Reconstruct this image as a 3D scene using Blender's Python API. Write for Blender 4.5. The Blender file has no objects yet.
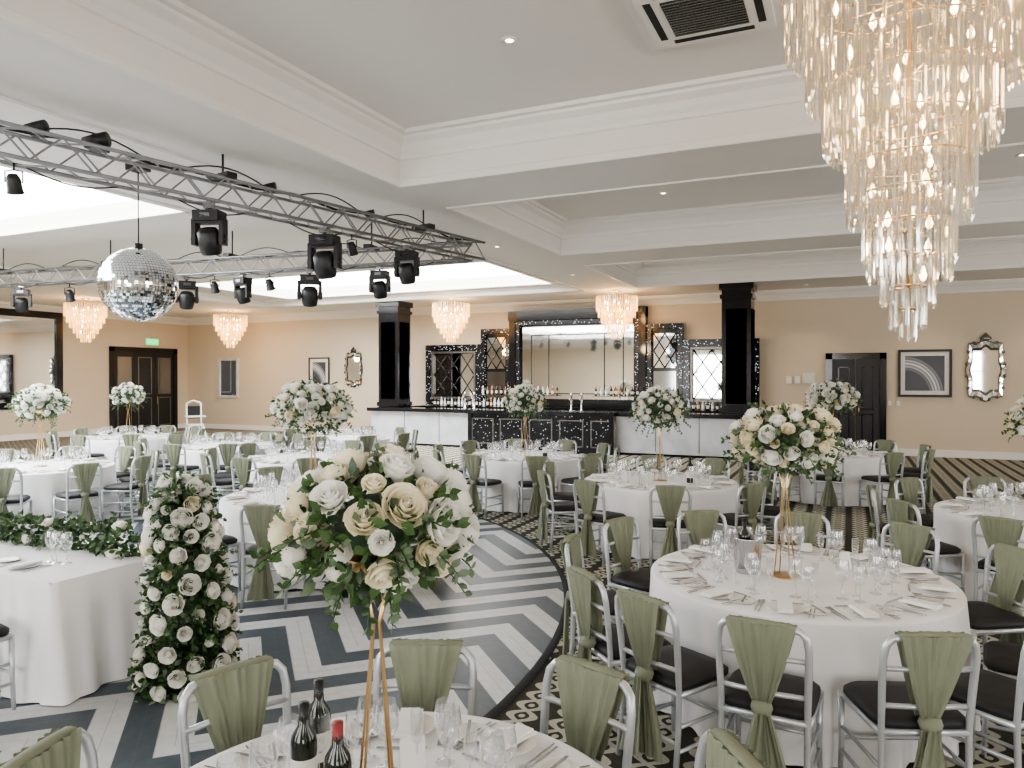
import bpy, math, random
from mathutils import Vector, Matrix, Quaternion
random.seed(7)
pi=math.pi
sc=bpy.context.scene
# ------------------------------------------------------------ camera frame
F=730.0; YH=378.0; H=2.0
YAW=math.radians(24.8)
FW=Vector((-math.sin(YAW),math.cos(YAW),0)); RT=Vector((math.cos(YAW),math.sin(YAW),0))
def W(px,z,h=0.0):
    p=FW*z+RT*((px-512)/F*z); p.z=h; return p
def CR(r,z,h=0.0):
    p=FW*z+RT*r; p.z=h; return p
cam=bpy.data.cameras.new('camera'); camo=bpy.data.objects.new('camera',cam)
sc.collection.objects.link(camo); sc.camera=camo
cam.sensor_width=36; cam.lens=F/1024*36; cam.clip_start=0.05; cam.clip_end=200
camo.location=(0,0,H)
camo.rotation_euler=(pi/2-math.atan((384-YH)/F),0,YAW)
# ------------------------------------------------------------ materials
class NT:
    def __init__(s,name):
        s.m=bpy.data.materials.new(name); s.m.use_nodes=True
        s.t=s.m.node_tree; s.n=s.t.nodes; s.b=s.n['Principled BSDF']; s.out=s.n['Material Output']
    def new(s,t,**k):
        n=s.n.new(t)
        for a,v in k.items(): setattr(n,a,v)
        return n
    def link(s,a,b): s.t.links.new(a,b)
    def math(s,op,a,b=None,clamp=False):
        n=s.n.new('ShaderNodeMath'); n.operation=op; n.use_clamp=clamp
        for i,v in enumerate((a,b)):
            if v is None: continue
            if isinstance(v,(int,float)): n.inputs[i].default_value=v
            else: s.link(v,n.inputs[i])
        return n.outputs[0]
    def mix(s,fac,a,b):
        n=s.n.new('ShaderNodeMix'); n.data_type='RGBA'
        for i,v in ((0,fac),(6,a),(7,b)):
            if isinstance(v,(int,float)): n.inputs[i].default_value=v
            elif isinstance(v,tuple): n.inputs[i].default_value=(*v,1) if len(v)==3 else v
            else: s.link(v,n.inputs[i])
        return n.outputs[2]
    def pos(s):
        g=s.n.new('ShaderNodeTexCoord'); x=s.n.new('ShaderNodeSeparateXYZ'); s.link(g.outputs['Object'],x.inputs[0]); return g.outputs['Object'],x.outputs
    def noise(s,scale,detail=3,vec=None):
        n=s.n.new('ShaderNodeTexNoise'); n.inputs['Scale'].default_value=scale; n.inputs['Detail'].default_value=detail
        if vec is not None: s.link(vec,n.inputs['Vector'])
        else:
            g=s.n.new('ShaderNodeTexCoord'); s.link(g.outputs['Object'],n.inputs['Vector'])
        return n.outputs[0]
    def bump(s,h,strength=.2,dist=.01):
        b=s.n.new('ShaderNodeBump'); b.inputs['Strength'].default_value=strength; b.inputs['Distance'].default_value=dist
        s.link(h,b.inputs['Height']); s.link(b.outputs[0],s.b.inputs['Normal'])
def pm(name,col,rough=.5,metal=0,var=.08,vs=6,spec=None,bump=0,bs=40,trans=0):
    t=NT(name); b=t.b
    n=t.noise(vs)
    c2=tuple(max(0,c*(1-var*2)) for c in col)
    c1=tuple(min(1,c*(1+var)) for c in col)
    cc=t.mix(n,c2,c1)
    t.link(cc,b.inputs['Base Color'])
    b.inputs['Roughness'].default_value=rough; b.inputs['Metallic'].default_value=metal
    if spec is not None: b.inputs['Specular IOR Level'].default_value=spec
    if bump: t.bump(t.noise(bs,4),bump)
    if trans:
        d=t.new('ShaderNodeBsdfTranslucent'); t.link(cc,d.inputs[0])
        m=t.new('ShaderNodeMixShader'); m.inputs[0].default_value=trans
        t.link(b.outputs[0],m.inputs[1]); t.link(d.outputs[0],m.inputs[2]); t.link(m.outputs[0],t.out.inputs[0])
    return t.m
def em(name,col,st,base=(.8,.8,.8)):
    t=NT(name); t.b.inputs['Base Color'].default_value=(*base,1)
    t.b.inputs['Emission Color'].default_value=(*col,1); t.b.inputs['Emission Strength'].default_value=st
    return t.m
M_ceil=pm('ceiling_paint',(.78,.745,.705),.8,var=.01)
M_wall=pm('wall_paint',(.64,.545,.42),.8,var=.02,vs=1)
M_trim=pm('trim_white',(.80,.77,.73),.5,var=.01)
M_cloth=pm('table_linen',(.87,.86,.87),.85,var=.015,vs=3,bump=.08,bs=300)
M_frame=pm('silver_wood',(.56,.58,.60),.30,.45,var=.05,vs=20)
M_seat=pm('black_seat_pad',(.012,.012,.014),.6)
M_sage=pm('sage_chiffon',(.28,.30,.215),.75,var=.08,vs=12,trans=.2)
M_china=pm('white_china',(.80,.78,.74),.2,var=.01)
M_napk=pm('napkin_linen',(.88,.87,.86),.8,var=.02)
M_steel=pm('polished_steel',(.55,.55,.57),.2,1,var=.03)
M_gold=pm('gold_metal',(.75,.52,.27),.28,1,var=.03)
M_black=pm('black_metal',(.012,.012,.013),.4)
M_gloss=pm('black_gloss',(.010,.010,.012),.12,var=.1)
M_alu=pm('truss_aluminium',(.33,.33,.34),.35,.8,var=.05)
M_rose=pm('ivory_rose_petals',(.97,.91,.74),.7,var=.02,vs=14,trans=.35,spec=.2)
M_rosew=pm('white_rose_petals',(.98,.97,.92),.7,var=.015,vs=14,trans=.35,spec=.2)
M_leaf1=pm('rose_leaf_green',(.075,.145,.045),.5,var=.3,vs=10,trans=.2)
M_leaf2=pm('eucalyptus_green',(.16,.22,.13),.6,var=.2,vs=10,trans=.2)
M_leaf3=pm('dark_leaf_green',(.03,.065,.028),.45,var=.3,vs=10)
M_bottle=pm('dark_bottle_glass',(.012,.016,.010),.08)
M_bottle2=pm('amber_spirit_bottle',(.30,.12,.03),.1)
M_bottle3=pm('clear_spirit_bottle',(.55,.60,.60),.1)
M_label=pm('bottle_label',(.75,.72,.66),.6)
M_red=pm('wine_red_label',(.25,.03,.03),.5)
M_mirror=pm('mirror_silver',(.80,.82,.84),.03,1,var=.0)
M_smoke=pm('smoked_mirror',(.30,.31,.33),.06,1,var=.02)
M_barmir=pm('tinted_bar_mirror',(.74,.73,.71),.04,1,var=.01)
M_dark=pm('recess_shade',(.02,.02,.02),.8)  # near-black colour standing for the shade inside air conditioner openings
M_bulb=em('warm_bulb',(1,.70,.34),28)
M_down=em('ceiling_spot_lamp',(1,.84,.62),14)
M_sky=em('skylight_diffuser',(.95,.98,1.0),9)
M_exit=em('exit_green',(.05,.9,.25),1.5,(.0,.4,.1))
def glassy(name,tint,tr,gl,df,emis=0,ecol=(1,.8,.5),base=.06):
    t=NT(name); t.n.remove(t.b)
    a=t.new('ShaderNodeBsdfTransparent'); a.inputs[0].default_value=(*tint,1)
    g=t.new('ShaderNodeBsdfGlossy'); g.inputs[0].default_value=(.95,.95,.95,1); g.inputs['Roughness'].default_value=.06
    d=t.new('ShaderNodeBsdfTranslucent'); d.inputs[0].default_value=(*tint,1)
    d2=t.new('ShaderNodeBsdfDiffuse'); d2.inputs[0].default_value=(*tint,1)
    md=t.new('ShaderNodeMixShader'); md.inputs[0].default_value=.5; t.link(d.outputs[0],md.inputs[1]); t.link(d2.outputs[0],md.inputs[2])
    lw=t.new('ShaderNodeLayerWeight'); lw.inputs[0].default_value=.35
    m1=t.new('ShaderNodeMixShader'); f=t.math('ADD',t.math('MULTIPLY',lw.outputs['Facing'],gl),base,True)
    t.link(f,m1.inputs[0]); t.link(a.outputs[0],m1.inputs[1]); t.link(g.outputs[0],m1.inputs[2])
    m2=t.new('ShaderNodeMixShader'); m2.inputs[0].default_value=df; t.link(m1.outputs[0],m2.inputs[1]); t.link(md.outputs[0],m2.inputs[2])
    o=m2.outputs[0]
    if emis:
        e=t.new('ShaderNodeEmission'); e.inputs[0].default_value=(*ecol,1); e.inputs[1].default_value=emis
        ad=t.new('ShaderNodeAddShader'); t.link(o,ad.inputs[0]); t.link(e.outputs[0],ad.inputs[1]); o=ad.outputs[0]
    t.link(o,t.out.inputs[0]); return t.m
M_glass=glassy('wine_glass_crystal',(.93,.94,.95),.8,1.0,.05,base=.09)
M_crys=glassy('chandelier_crystal',(.90,.87,.81),.5,1.0,.08,.0,base=.25)
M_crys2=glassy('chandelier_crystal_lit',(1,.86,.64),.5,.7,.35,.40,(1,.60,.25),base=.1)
t=NT('bar_marble'); v=t.new('ShaderNodeTexNoise'); v.inputs['Scale'].default_value=1.6; v.inputs['Detail'].default_value=8; v.inputs['Distortion'].default_value=1.2
g=t.new('ShaderNodeTexCoord'); t.link(g.outputs['Object'],v.inputs['Vector'])
cr=t.new('ShaderNodeValToRGB'); cr.color_ramp.elements[0].position=.3; cr.color_ramp.elements[0].color=(.50,.52,.55,1); cr.color_ramp.elements[1].position=.65; cr.color_ramp.elements[1].color=(.66,.67,.69,1)
t.link(v.outputs[0],cr.inputs[0]); t.link(cr.outputs[0],t.b.inputs['Base Color']); t.b.inputs['Roughness'].default_value=.3; M_marble=t.m
def sparkle(name,scale,thr,emi):
    t=NT(name); v=t.new('ShaderNodeTexVoronoi'); v.inputs['Scale'].default_value=scale
    g=t.new('ShaderNodeTexCoord'); t.link(g.outputs['Object'],v.inputs['Vector'])
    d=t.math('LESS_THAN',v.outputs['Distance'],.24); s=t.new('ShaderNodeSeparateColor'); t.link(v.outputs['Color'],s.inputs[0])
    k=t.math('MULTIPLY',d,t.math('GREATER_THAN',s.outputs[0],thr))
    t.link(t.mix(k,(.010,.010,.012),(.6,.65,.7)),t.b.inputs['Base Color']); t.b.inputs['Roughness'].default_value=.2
    t.b.inputs['Emission Color'].default_value=(.75,.85,1,1); t.link(t.math('MULTIPLY',k,emi),t.b.inputs['Emission Strength']); return t.m  # tile glints put in as faintly glowing dots
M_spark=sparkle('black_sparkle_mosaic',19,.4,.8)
M_spark2=sparkle('bar_front_glint_mosaic',16,.6,.1)
# carpet
t=NT('patterned_carpet'); _,x=t.pos()
S=.27
u=t.math('DIVIDE',x[0],S); w=t.math('DIVIDE',x[1],S*1.1)
def wav(a,b,amp):
    s=t.math('SINE',t.math('MULTIPLY',b,pi*2))
    q=t.math('ADD',a,t.math('MULTIPLY',s,amp))
    fr=t.math('ABSOLUTE',t.math('SUBTRACT',t.math('FRACT',q),.5))
    return t.math('LESS_THAN',fr,.10)
wa=wav(u,w,.27); wb=wav(u,w,-.27)
def dot(oa,ob):
    fa=t.math('SUBTRACT',t.math('FRACT',t.math('ADD',u,oa)),.5); fb=t.math('SUBTRACT',t.math('FRACT',t.math('ADD',w,ob)),.5)
    dd=t.math('SQRT',t.math('ADD',t.math('MULTIPLY',fa,fa),t.math('MULTIPLY',fb,fb)))
    return t.math('LESS_THAN',dd,.075)
tot=t.math('MAXIMUM',t.math('MAXIMUM',wa,wb),t.math('MAXIMUM',dot(0,.25),dot(.0,-.25)))
nn=t.noise(60,2)
t.link(t.mix(tot,t.mix(nn,(.030,.031,.026),(.085,.083,.068)),t.mix(nn,(.36,.34,.28),(.54,.52,.44))),t.b.inputs['Base Color'])
t.b.inputs['Roughness'].default_value=.95; t.b.inputs['Specular IOR Level'].default_value=.1; M_carpet=t.m
# chevron
t=NT('chevron_dance_floor'); vec,x=t.pos()
P=1.6; SW=.54
tri=t.math('MULTIPLY',t.math('ABSOLUTE',t.math('SUBTRACT',t.math('FRACT',t.math('DIVIDE',x[0],P)),.5)),P)
vv=t.math('DIVIDE',t.math('ADD',x[1],t.math('MULTIPLY',tri,1.0)),SW)
st=t.math('GREATER_THAN',t.math('FRACT',vv),.5)
pl=t.math('LESS_THAN',t.math('FRACT',t.math('MULTIPLY',vv,4)),.06)
nn=t.noise(14,5)
ca=t.mix(nn,(.42,.43,.44),(.62,.63,.63)); cb=t.mix(nn,(.045,.058,.072),(.085,.105,.122))
col=t.mix(st,ca,cb); col=t.mix(t.math('MULTIPLY',pl,.4),col,(.1,.11,.12))
t.link(col,t.b.inputs['Base Color']); t.b.inputs['Roughness'].default_value=.42; t.b.inputs['Specular IOR Level'].default_value=.3; M_chev=t.m
M_ringf=pm('dance_floor_border',(.06,.065,.07),.8,spec=.1)
t=NT('abstract_swirl_print'); g=t.new('ShaderNodeTexCoord'); x=t.new('ShaderNodeSeparateXYZ'); t.link(g.outputs['Object'],x.inputs[0])
dx=t.math('ADD',x.outputs[0],.45); dz=t.math('ADD',x.outputs[2],.55)
rr_=t.math('SQRT',t.math('ADD',t.math('MULTIPLY',dx,dx),t.math('MULTIPLY',t.math('MULTIPLY',dz,dz),.8)))
band=t.math('SUBTRACT',1.0,t.math('MULTIPLY',t.math('ABSOLUTE',t.math('SUBTRACT',rr_,.72)),6.0),True)
lines=t.math('MULTIPLY',t.math('ADD',t.math('SINE',t.math('MULTIPLY',rr_,90)),1.6),.38)
t.link(t.mix(t.math('MULTIPLY',band,lines),(.035,.035,.045),(.75,.75,.76)),t.b.inputs['Base Color']); t.b.inputs['Roughness'].default_value=.3; M_print=t.m

# ------------------------------------------------------------ mesh builder
class MB:
    def __init__(s): s.v=[];s.f=[];s.m=[];s.s=[];s.mats=[]
    def mi(s,m):
        if m not in s.mats: s.mats.append(m)
        return s.mats.index(m)
    def add(s,vs,fs,mat,M=None,smooth=False):
        o=len(s.v)
        if M is not None: s.v+=[tuple(M@Vector(p)) for p in vs]
        else: s.v+=[tuple(p) for p in vs]
        i=s.mi(mat)
        for f in fs: s.f.append(tuple(k+o for k in f)); s.m.append(i); s.s.append(smooth)
    def box(s,c,d,mat,M=None,bev=0):
        x,y,z=c;a,b,h=d[0]/2,d[1]/2,d[2]/2
        vs=[(x+i*a,y+j*b,z+k*h) for k in(-1,1) for j in(-1,1) for i in(-1,1)]
        s.add(vs,[(0,2,3,1),(4,5,7,6),(0,1,5,4),(2,6,7,3),(0,4,6,2),(1,3,7,5)],mat,M)
    def bb(s,x0,x1,y0,y1,z0,z1,mat,M=None): s.box(((x0+x1)/2,(y0+y1)/2,(z0+z1)/2),(abs(x1-x0),abs(y1-y0),abs(z1-z0)),mat,M)
    def tube(s,pts,r,mat,n=8,closed=False,M=None,cap=True):
        pts=[Vector(p) for p in pts]; L=len(pts); vs=[];fs=[]
        rr=r if isinstance(r,(list,tuple)) else [r]*L
        prev=None
        for i,p in enumerate(pts):
            if closed: tg=(pts[(i+1)%L]-pts[i-1])
            else: tg=(pts[min(i+1,L-1)]-pts[max(i-1,0)])
            tg.normalize()
            if prev is None:
                a=Vector((0,0,1)) if abs(tg.z)<.9 else Vector((1,0,0))
                nx=a.cross(tg).normalized()
            else: nx=(prev-tg*prev.dot(tg)).normalized()
            prev=nx; ny=tg.cross(nx)
            for k in range(n):
                an=2*pi*k/n; vs.append(p+(nx*math.cos(an)+ny*math.sin(an))*rr[i])
        for i in range(L if closed else L-1):
            j=(i+1)%L
            for k in range(n):
                k2=(k+1)%n; fs.append((i*n+k,i*n+k2,j*n+k2,j*n+k))
        if cap and not closed: fs.append(tuple(range(n))[::-1]); fs.append(tuple((L-1)*n+k for k in range(n)))
        s.add(vs,fs,mat,M,True)
    def lathe(s,prof,mat,n=24,M=None,smooth=True,fn=None):
        vs=[];fs=[]
        for (r,z) in prof:
            for k in range(n):
                a=2*pi*k/n; q=r if fn is None else fn(r,z,a)
                vs.append((q*math.cos(a),q*math.sin(a),z))
        for i in range(len(prof)-1):
            for k in range(n):
                k2=(k+1)%n; fs.append((i*n+k,i*n+k2,(i+1)*n+k2,(i+1)*n+k))
        s.add(vs,fs,mat,M,smooth)
    def grid(s,fn,nu,nv,mat,M=None,smooth=True):
        vs=[fn(i/nu,j/nv) for j in range(nv+1) for i in range(nu+1)]
        fs=[(j*(nu+1)+i,j*(nu+1)+i+1,(j+1)*(nu+1)+i+1,(j+1)*(nu+1)+i) for j in range(nv) for i in range(nu)]
        s.add(vs,fs,mat,M,smooth)
    def mesh(s,name):
        me=bpy.data.meshes.new(name); me.from_pydata(s.v,[],s.f)
        for m in s.mats: me.materials.append(m)
        me.polygons.foreach_set('material_index',s.m); me.polygons.foreach_set('use_smooth',s.s); me.update()
        return me
    def obj(s,name,loc=(0,0,0),rz=0): return place(s.mesh(name),name,loc,rz)
def place(me,name,loc=(0,0,0),rz=0,sc_=1):
    o=bpy.data.objects.new(name,me); sc.collection.objects.link(o); o.location=loc; o.rotation_euler=(0,0,rz)
    if sc_!=1: o.scale=(sc_,)*3
    return o
T=Matrix.Translation
def look(p,d,roll=0):
    return T(p)@(Vector(d).to_track_quat('Z','Y').to_matrix().to_4x4())@Matrix.Rotation(roll,4,'Z')

# ------------------------------------------------------------ room shell
XL,XR,YB,YF=-24.3,9.0,21.3,-7.0
ZS=4.4; ZC=5.0; ZL=4.6
b=MB(); b.bb(XL-.2,XR+.2,YF-.2,YB+.2,-.1,0,M_carpet); b.obj('floor')
b=MB(); b.bb(XL-.2,XR+.2,YB,YB+.2,0,5.2,M_wall); b.obj('wall_back')
b=MB(); b.bb(XL-.2,XL,YF,YB,0,5.2,M_wall); b.obj('wall_left')
def holewall(name,axis,c0,c1,a0,a1,holes,z0,z1):
    b=MB(); e=a0
    def seg(s0,s1,zz0,zz1):
        if axis=='y': b.bb(s0,s1,c0,c1,zz0,zz1,M_wall)
        else: b.bb(c0,c1,s0,s1,zz0,zz1,M_wall)
    for h0,h1 in holes:
        seg(e,h0,0,5.2); seg(h0,h1,0,z0); seg(h0,h1,z1,5.2); e=h1
    seg(e,a1,0,5.2); b.obj(name)
holesF=[(-11,-7.5),(-4.5,-.5),(3,7)]
holesR=[(-4,-1),(2,5),(8,11),(14,17)]
holewall('wall_front','y',YF-.2,YF,XL,XR,holesF,.6,3.6)
holewall('wall_right','x',XR,XR+.2,YF,YB,holesR,.6,3.6)
wi=1
for (h0,h1) in holesF:
    b=MB()
    for x in (h0+.04,(h0+h1)/2,h1-.04): b.bb(x-.04,x+.04,YF-.15,YF-.05,.6,3.6,M_trim)
    for z in (.64,2.4,3.56): b.bb(h0,h1,YF-.15,YF-.05,z-.04,z+.04,M_trim)
    b.obj('window_%d'%wi); wi+=1
for (h0,h1) in holesR:
    b=MB()
    for x in (h0+.04,(h0+h1)/2,h1-.04): b.bb(XR+.05,XR+.15,x-.04,x+.04,.6,3.6,M_trim)
    for z in (.64,2.4,3.56): b.bb(XR+.05,XR+.15,h0,h1,z-.04,z+.04,M_trim)
    b.obj('window_%d'%wi); wi+=1
# ceiling
CO=[(-5.1,5.6,2.0,7.7),(-5.1,5.6,9.0,13.3),(-5.1,5.6,14.8,18.9),(-5.1,5.6,-5.5,.6)]
LC=(-18.0,-6.6,-5.0,18.95)
SK=[(-17.0,-9.3,-3,8.2),(-16.6,-7.3,14.4,18.6)]
b=MB()
def tiles(b,x0,x1,y0,y1,holes,z0,z1,mat):
    xs=sorted({x0,x1,*[h[0] for h in holes],*[h[1] for h in holes]}); ys=sorted({y0,y1,*[h[2] for h in holes],*[h[3] for h in holes]})
    for i in range(len(xs)-1):
        for j in range(len(ys)-1):
            cx,cy=(xs[i]+xs[i+1])/2,(ys[j]+ys[j+1])/2
            if any(h[0]<cx<h[1] and h[2]<cy<h[3] for h in holes): continue
            b.bb(xs[i],xs[i+1],ys[j],ys[j+1],z0,z1,mat)
tiles(b,XL,XR,YF,YB,CO+[LC],ZS,ZC,M_ceil)
b.bb(-5.3,XR,YF,YB,ZC,ZC+.15,M_ceil)
tiles(b,LC[0],LC[1],LC[2],LC[3],SK,ZL,ZL+.35,M_ceil)
b.obj('ceiling')
for i,s_ in enumerate(SK):
    b=MB(); b.bb(s_[0],s_[1],s_[2],s_[3],ZL+.30,ZL+.34,M_sky)
    for k in (0,1):
        b.bb(s_[k]-.06,s_[k]+.06,s_[2],s_[3],ZL-.03,ZL+.0,M_trim); b.bb(s_[0],s_[1],s_[2+k]-.06,s_[2+k]+.06,ZL-.03,ZL+.0,M_trim)
    b.obj('skylight')
def crown(b,x0,x1,y0,y1,prof,mat,inward=True):
    vs=[];fs=[]
    for (o,z) in prof: vs+=[(x0+o,y0+o,z),(x1-o,y0+o,z),(x1-o,y1-o,z),(x0+o,y1-o,z)]
    for i in range(len(prof)-1):
        for k in range(4):
            k2=(k+1)%4; fs.append((i*4+k,i*4+k2,i*4+4+k2,i*4+4+k))
    b.add(vs,fs,mat)
def cprof(z,s=1): return [(0,z-.30*s),(.025*s,z-.29*s),(.03*s,z-.24*s),(.06*s,z-.20*s),(.10*s,z-.13*s),(.17*s,z-.08*s),(.18*s,z-.05*s),(.24*s,z-.045*s),(.25*s,z)]
for i,c in enumerate(CO):
    b=MB(); crown(b,*c,cprof(ZC),M_trim)
    crown(b,c[0]-.05,c[1]+.05,c[2]-.05,c[3]+.05,[(0,ZS),(0,ZS-.02),(.05,ZS-.02),(.06,ZS),(.06,ZS+.06),(.05,ZS+.07)],M_trim)
    b.obj('trim_%d'%(i+1))
b=MB(); crown(b,*LC,[(0,ZS-.02),(.03,ZS),(.05,ZS+.08),(.12,ZS+.15),(.14,ZL)],M_trim); crown(b,LC[0]-.06,LC[1]+.06,LC[2]-.06,LC[3]+.06,[(0,ZS),(0,ZS-.03),(.06,ZS-.03)],M_trim); b.obj('trim_5')
b=MB(); crown(b,XL,XR,YF,YB,cprof(ZS,.9),M_trim); b.obj('trim_6')
b=MB(); b.bb(XL,XR,YB-.03,YB,0,.18,M_trim); b.obj('baseboard_back')
b=MB(); b.bb(XL,XL+.03,YF,YB,0,.18,M_trim); b.obj('baseboard_left')
b=MB(); b.bb(XR-.03,XR,YF,YB,0,.18,M_trim); b.obj('baseboard_right')
b=MB(); DC=(-8.1,4.0); R0=6.17; n=128
b.add([(0,0,.012)]+[(R0*math.cos(2*pi*k/n),R0*math.sin(2*pi*k/n),.012) for k in range(n)],[(0,1+k,1+(k+1)%n) for k in range(n)],M_chev)
b.lathe([(R0-.01,.0125),(R0+.04,.0125),(R0+.05,.001)],M_ringf,n)
b.obj('dance_floor',(DC[0],DC[1],0))

# ------------------------------------------------------------ downlights / AC
def downlight(x,y,z):
    b=MB(); b.lathe([(.035,-.004),(.05,-.012),(.075,-.008),(.08,.0)],M_trim,20); b.lathe([(0.001,-.003),(.036,-.003)],M_down,20)
    b.obj('recessed_downlight',(x,y,z))
for x in (-2.75,2.1):
    for y in (5.9,11.8,17.0): downlight(x,y,ZC)
for p in ((-5.85,12),(-5.85,16),(-1,20.2),(1.8,20.2),(4.2,20.2),(-21,16.5),(-15,20.1),(-20.5,12),(-12,11.5),(-9,11.8)): downlight(p[0],p[1],ZS if not(LC[0]<p[0]<LC[1] and p[1]<LC[3]) else ZL)
def ac(x,y):
    b=MB(); b.bb(-.58,.58,-.58,.58,-.05,-.001,M_trim); b.bb(-.49,.49,-.49,.49,-.09,-.05,M_trim); b.bb(-.30,.30,-.30,.30,-.098,-.088,M_dark)
    for k in range(14): b.bb(-.3,.3,-.29+k*.043,-.275+k*.043,-.105,-.095,M_steel)
    for s_ in(-1,1): b.bb(s_*.40-.03,s_*.40+.03,-.33,.33,-.094,-.088,M_dark); b.bb(-.33,.33,s_*.40-.03,s_*.40+.03,-.094,-.088,M_dark)
    b.obj('ceiling_air_conditioner',(x,y,ZC))
ac(-1.05,5.95); ac(2.35,10.4)

# ------------------------------------------------------------ wall art & doors
def framed(name,w,h,fw,fmat,inner,loc,rz,mat_in=None,depth=.05,mount=0):
    b=MB()
    b.bb(-w/2,w/2,-.005-depth,-.004,-h/2,-h/2+fw,fmat); b.bb(-w/2,w/2,-.005-depth,-.004,h/2-fw,h/2,fmat)
    b.bb(-w/2,-w/2+fw,-.005-depth,-.004,-h/2+fw,h/2-fw,fmat); b.bb(w/2-fw,w/2,-.005-depth,-.004,-h/2+fw,h/2-fw,fmat)
    b.bb(-w/2+fw,w/2-fw,-.025,-.004,-h/2+fw,h/2-fw,M_label if mount else inner)
    if mount: b.bb(-w/2+fw+mount,w/2-fw-mount,-.03,-.02,-h/2+fw+mount,h/2-fw-mount,inner)
    return b.obj(name,loc,rz)
framed('framed_print',1.2,1.21,.06,M_black,M_print,(1.74,YB,2.12),0,mount=.10)
framed('framed_print',1.1,1.2,.06,M_black,M_print,(4.5,YB,2.12),0,mount=.10)
framed('framed_print',.94,1.1,.05,M_black,M_print,(-17.6,YB,2.2),0,mount=.12)
framed('silver_wall_mirror',1.05,1.55,.09,M_marble,M_mirror,(-22.05,YB,2.0),0)
framed('large_wall_mirror',3.5,3.2,.22,M_gloss,M_mirror,(XL,14.35,2.6),pi/2,depth=.08)
def ornate(loc,w,h,fm):
    b=MB(); n=40
    def out(a,sx,sy):
        c,s_=math.cos(a),math.sin(a); k=1/max(abs(c),abs(s_)); q=.55+.45*k if k<1.42 else 1
        r=1+.06*math.cos(8*a)
        return (sx*c*q*r,sy*s_*q*r)
    for (s1,y1,s2,y2,m) in ((1,-.02,.95,-.07,fm),(.95,-.07,.80,-.06,M_mirror),(.80,-.06,.70,-.02,fm)):
        vs=[];
        for s_,y in ((s1,y1),(s2,y2)):
            for k in range(n):
                p=out(2*pi*k/n,w/2*s_,h/2*s_); vs.append((p[0],y,p[1]))
        b.add(vs,[(k,(k+1)%n,n+(k+1)%n,n+k) for k in range(n)],m,smooth=False)
    vs=[(0,-.025,0)]
    for k in range(n): p=out(2*pi*k/n,w/2*.72,h/2*.72); vs.append((p[0],-.025,p[1]))
    b.add(vs,[(0,1+k,1+(k+1)%n) for k in range(n)],M_mirror)
    for k in range(16):
        p=out(2*pi*(k+.5)/16,w/2*.97,h/2*.97)
        b.lathe([(.001,-.06),(.04,-.02),(.04,.02),(.001,.06)],fm,8,M=T((p[0],-.05,p[1])))
    b.lathe([(.001,-.08),(.10,-.04),(.13,.02),(.05,.10),(.001,.16)],fm,10,M=T((0,-.05,h/2+.02))@Matrix.Scale(.4,4,(0,1,0)))
    b.obj('ornate_wall_mirror',loc)
M_orn=pm('antique_silver',(.26,.25,.23),.3,.8,var=.3,vs=25)
M_orn2=pm('antique_bronze',(.08,.07,.06),.35,.7,var=.2,vs=25)
ornate((3.05,YB,2.2),.82,1.5,M_orn); ornate((-16.05,YB,2.32),.75,1.25,M_orn2)
def door(name,loc,rz,w,h,leaves,glass):
    b=MB(); fw=.16
    b.bb(-w/2,-w/2+fw,-.08,-.004,0,h,M_gloss); b.bb(w/2-fw,w/2,-.08,-.004,0,h,M_gloss); b.bb(-w/2,w/2,-.08,-.004,h-fw,h,M_gloss)
    iw=(w-2*fw)/leaves
    for i in range(leaves):
        x0=-w/2+fw+i*iw
        b.bb(x0+.01,x0+iw-.01,-.04,-.004,.01,h-fw,M_black)
        for (z0,z1) in ((.18,h*.40),(h*.44,h-fw-.2)):
            xa,xb=x0+.14,x0+iw-.14
            if xb-xa<.05: continue
            for (p,q,r_,s_) in ((xa,xb,z0,z0+.03),(xa,xb,z1-.03,z1),(xa,xa+.03,z0,z1),(xb-.03,xb,z0,z1)): b.bb(p,q,-.055,-.04,r_,s_,M_gloss if not glass else M_orn)
            if glass and z0>1 and i!=1: b.bb(xa+.03,xb-.03,-.045,-.039,z0+.03,z1-.03,M_smoke)
        b.tube([(x0+(iw-.08 if i==0 else .08),-.09,1.0),(x0+(iw-.08 if i==0 else .08),-.09,1.3)],.015,M_gold)
    b.obj(name,loc,rz)
door('door_1',(.15,YB,0),0,1.45,2.66,2,False)
door('door_2',(XL,19.3,0),pi/2,2.9,3.15,3,True)
b=MB(); b.box((0,0,0),(.06,.5,.2),M_exit); b.box((-.03,0,0),(.04,.56,.26),M_trim); b.obj('exit_sign',(XL+.08,19.6,3.38))
b=MB(); b.box((0,0,0),(.14,.04,.2),M_trim); b.box((.22,0,0),(.14,.04,.2),M_trim); b.box((.5,0,.05),(.3,.03,.28),M_label); b.obj('wall_thermostat',(-1.5,YB-.022,1.95))
b=MB(); b.box((0,0,0),(.08,.04,.12),M_trim);b.box((.2,0,0),(.08,.04,.12),M_trim); b.obj('wall_switches',(.0+.95,YB-.022,1.35))

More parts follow.
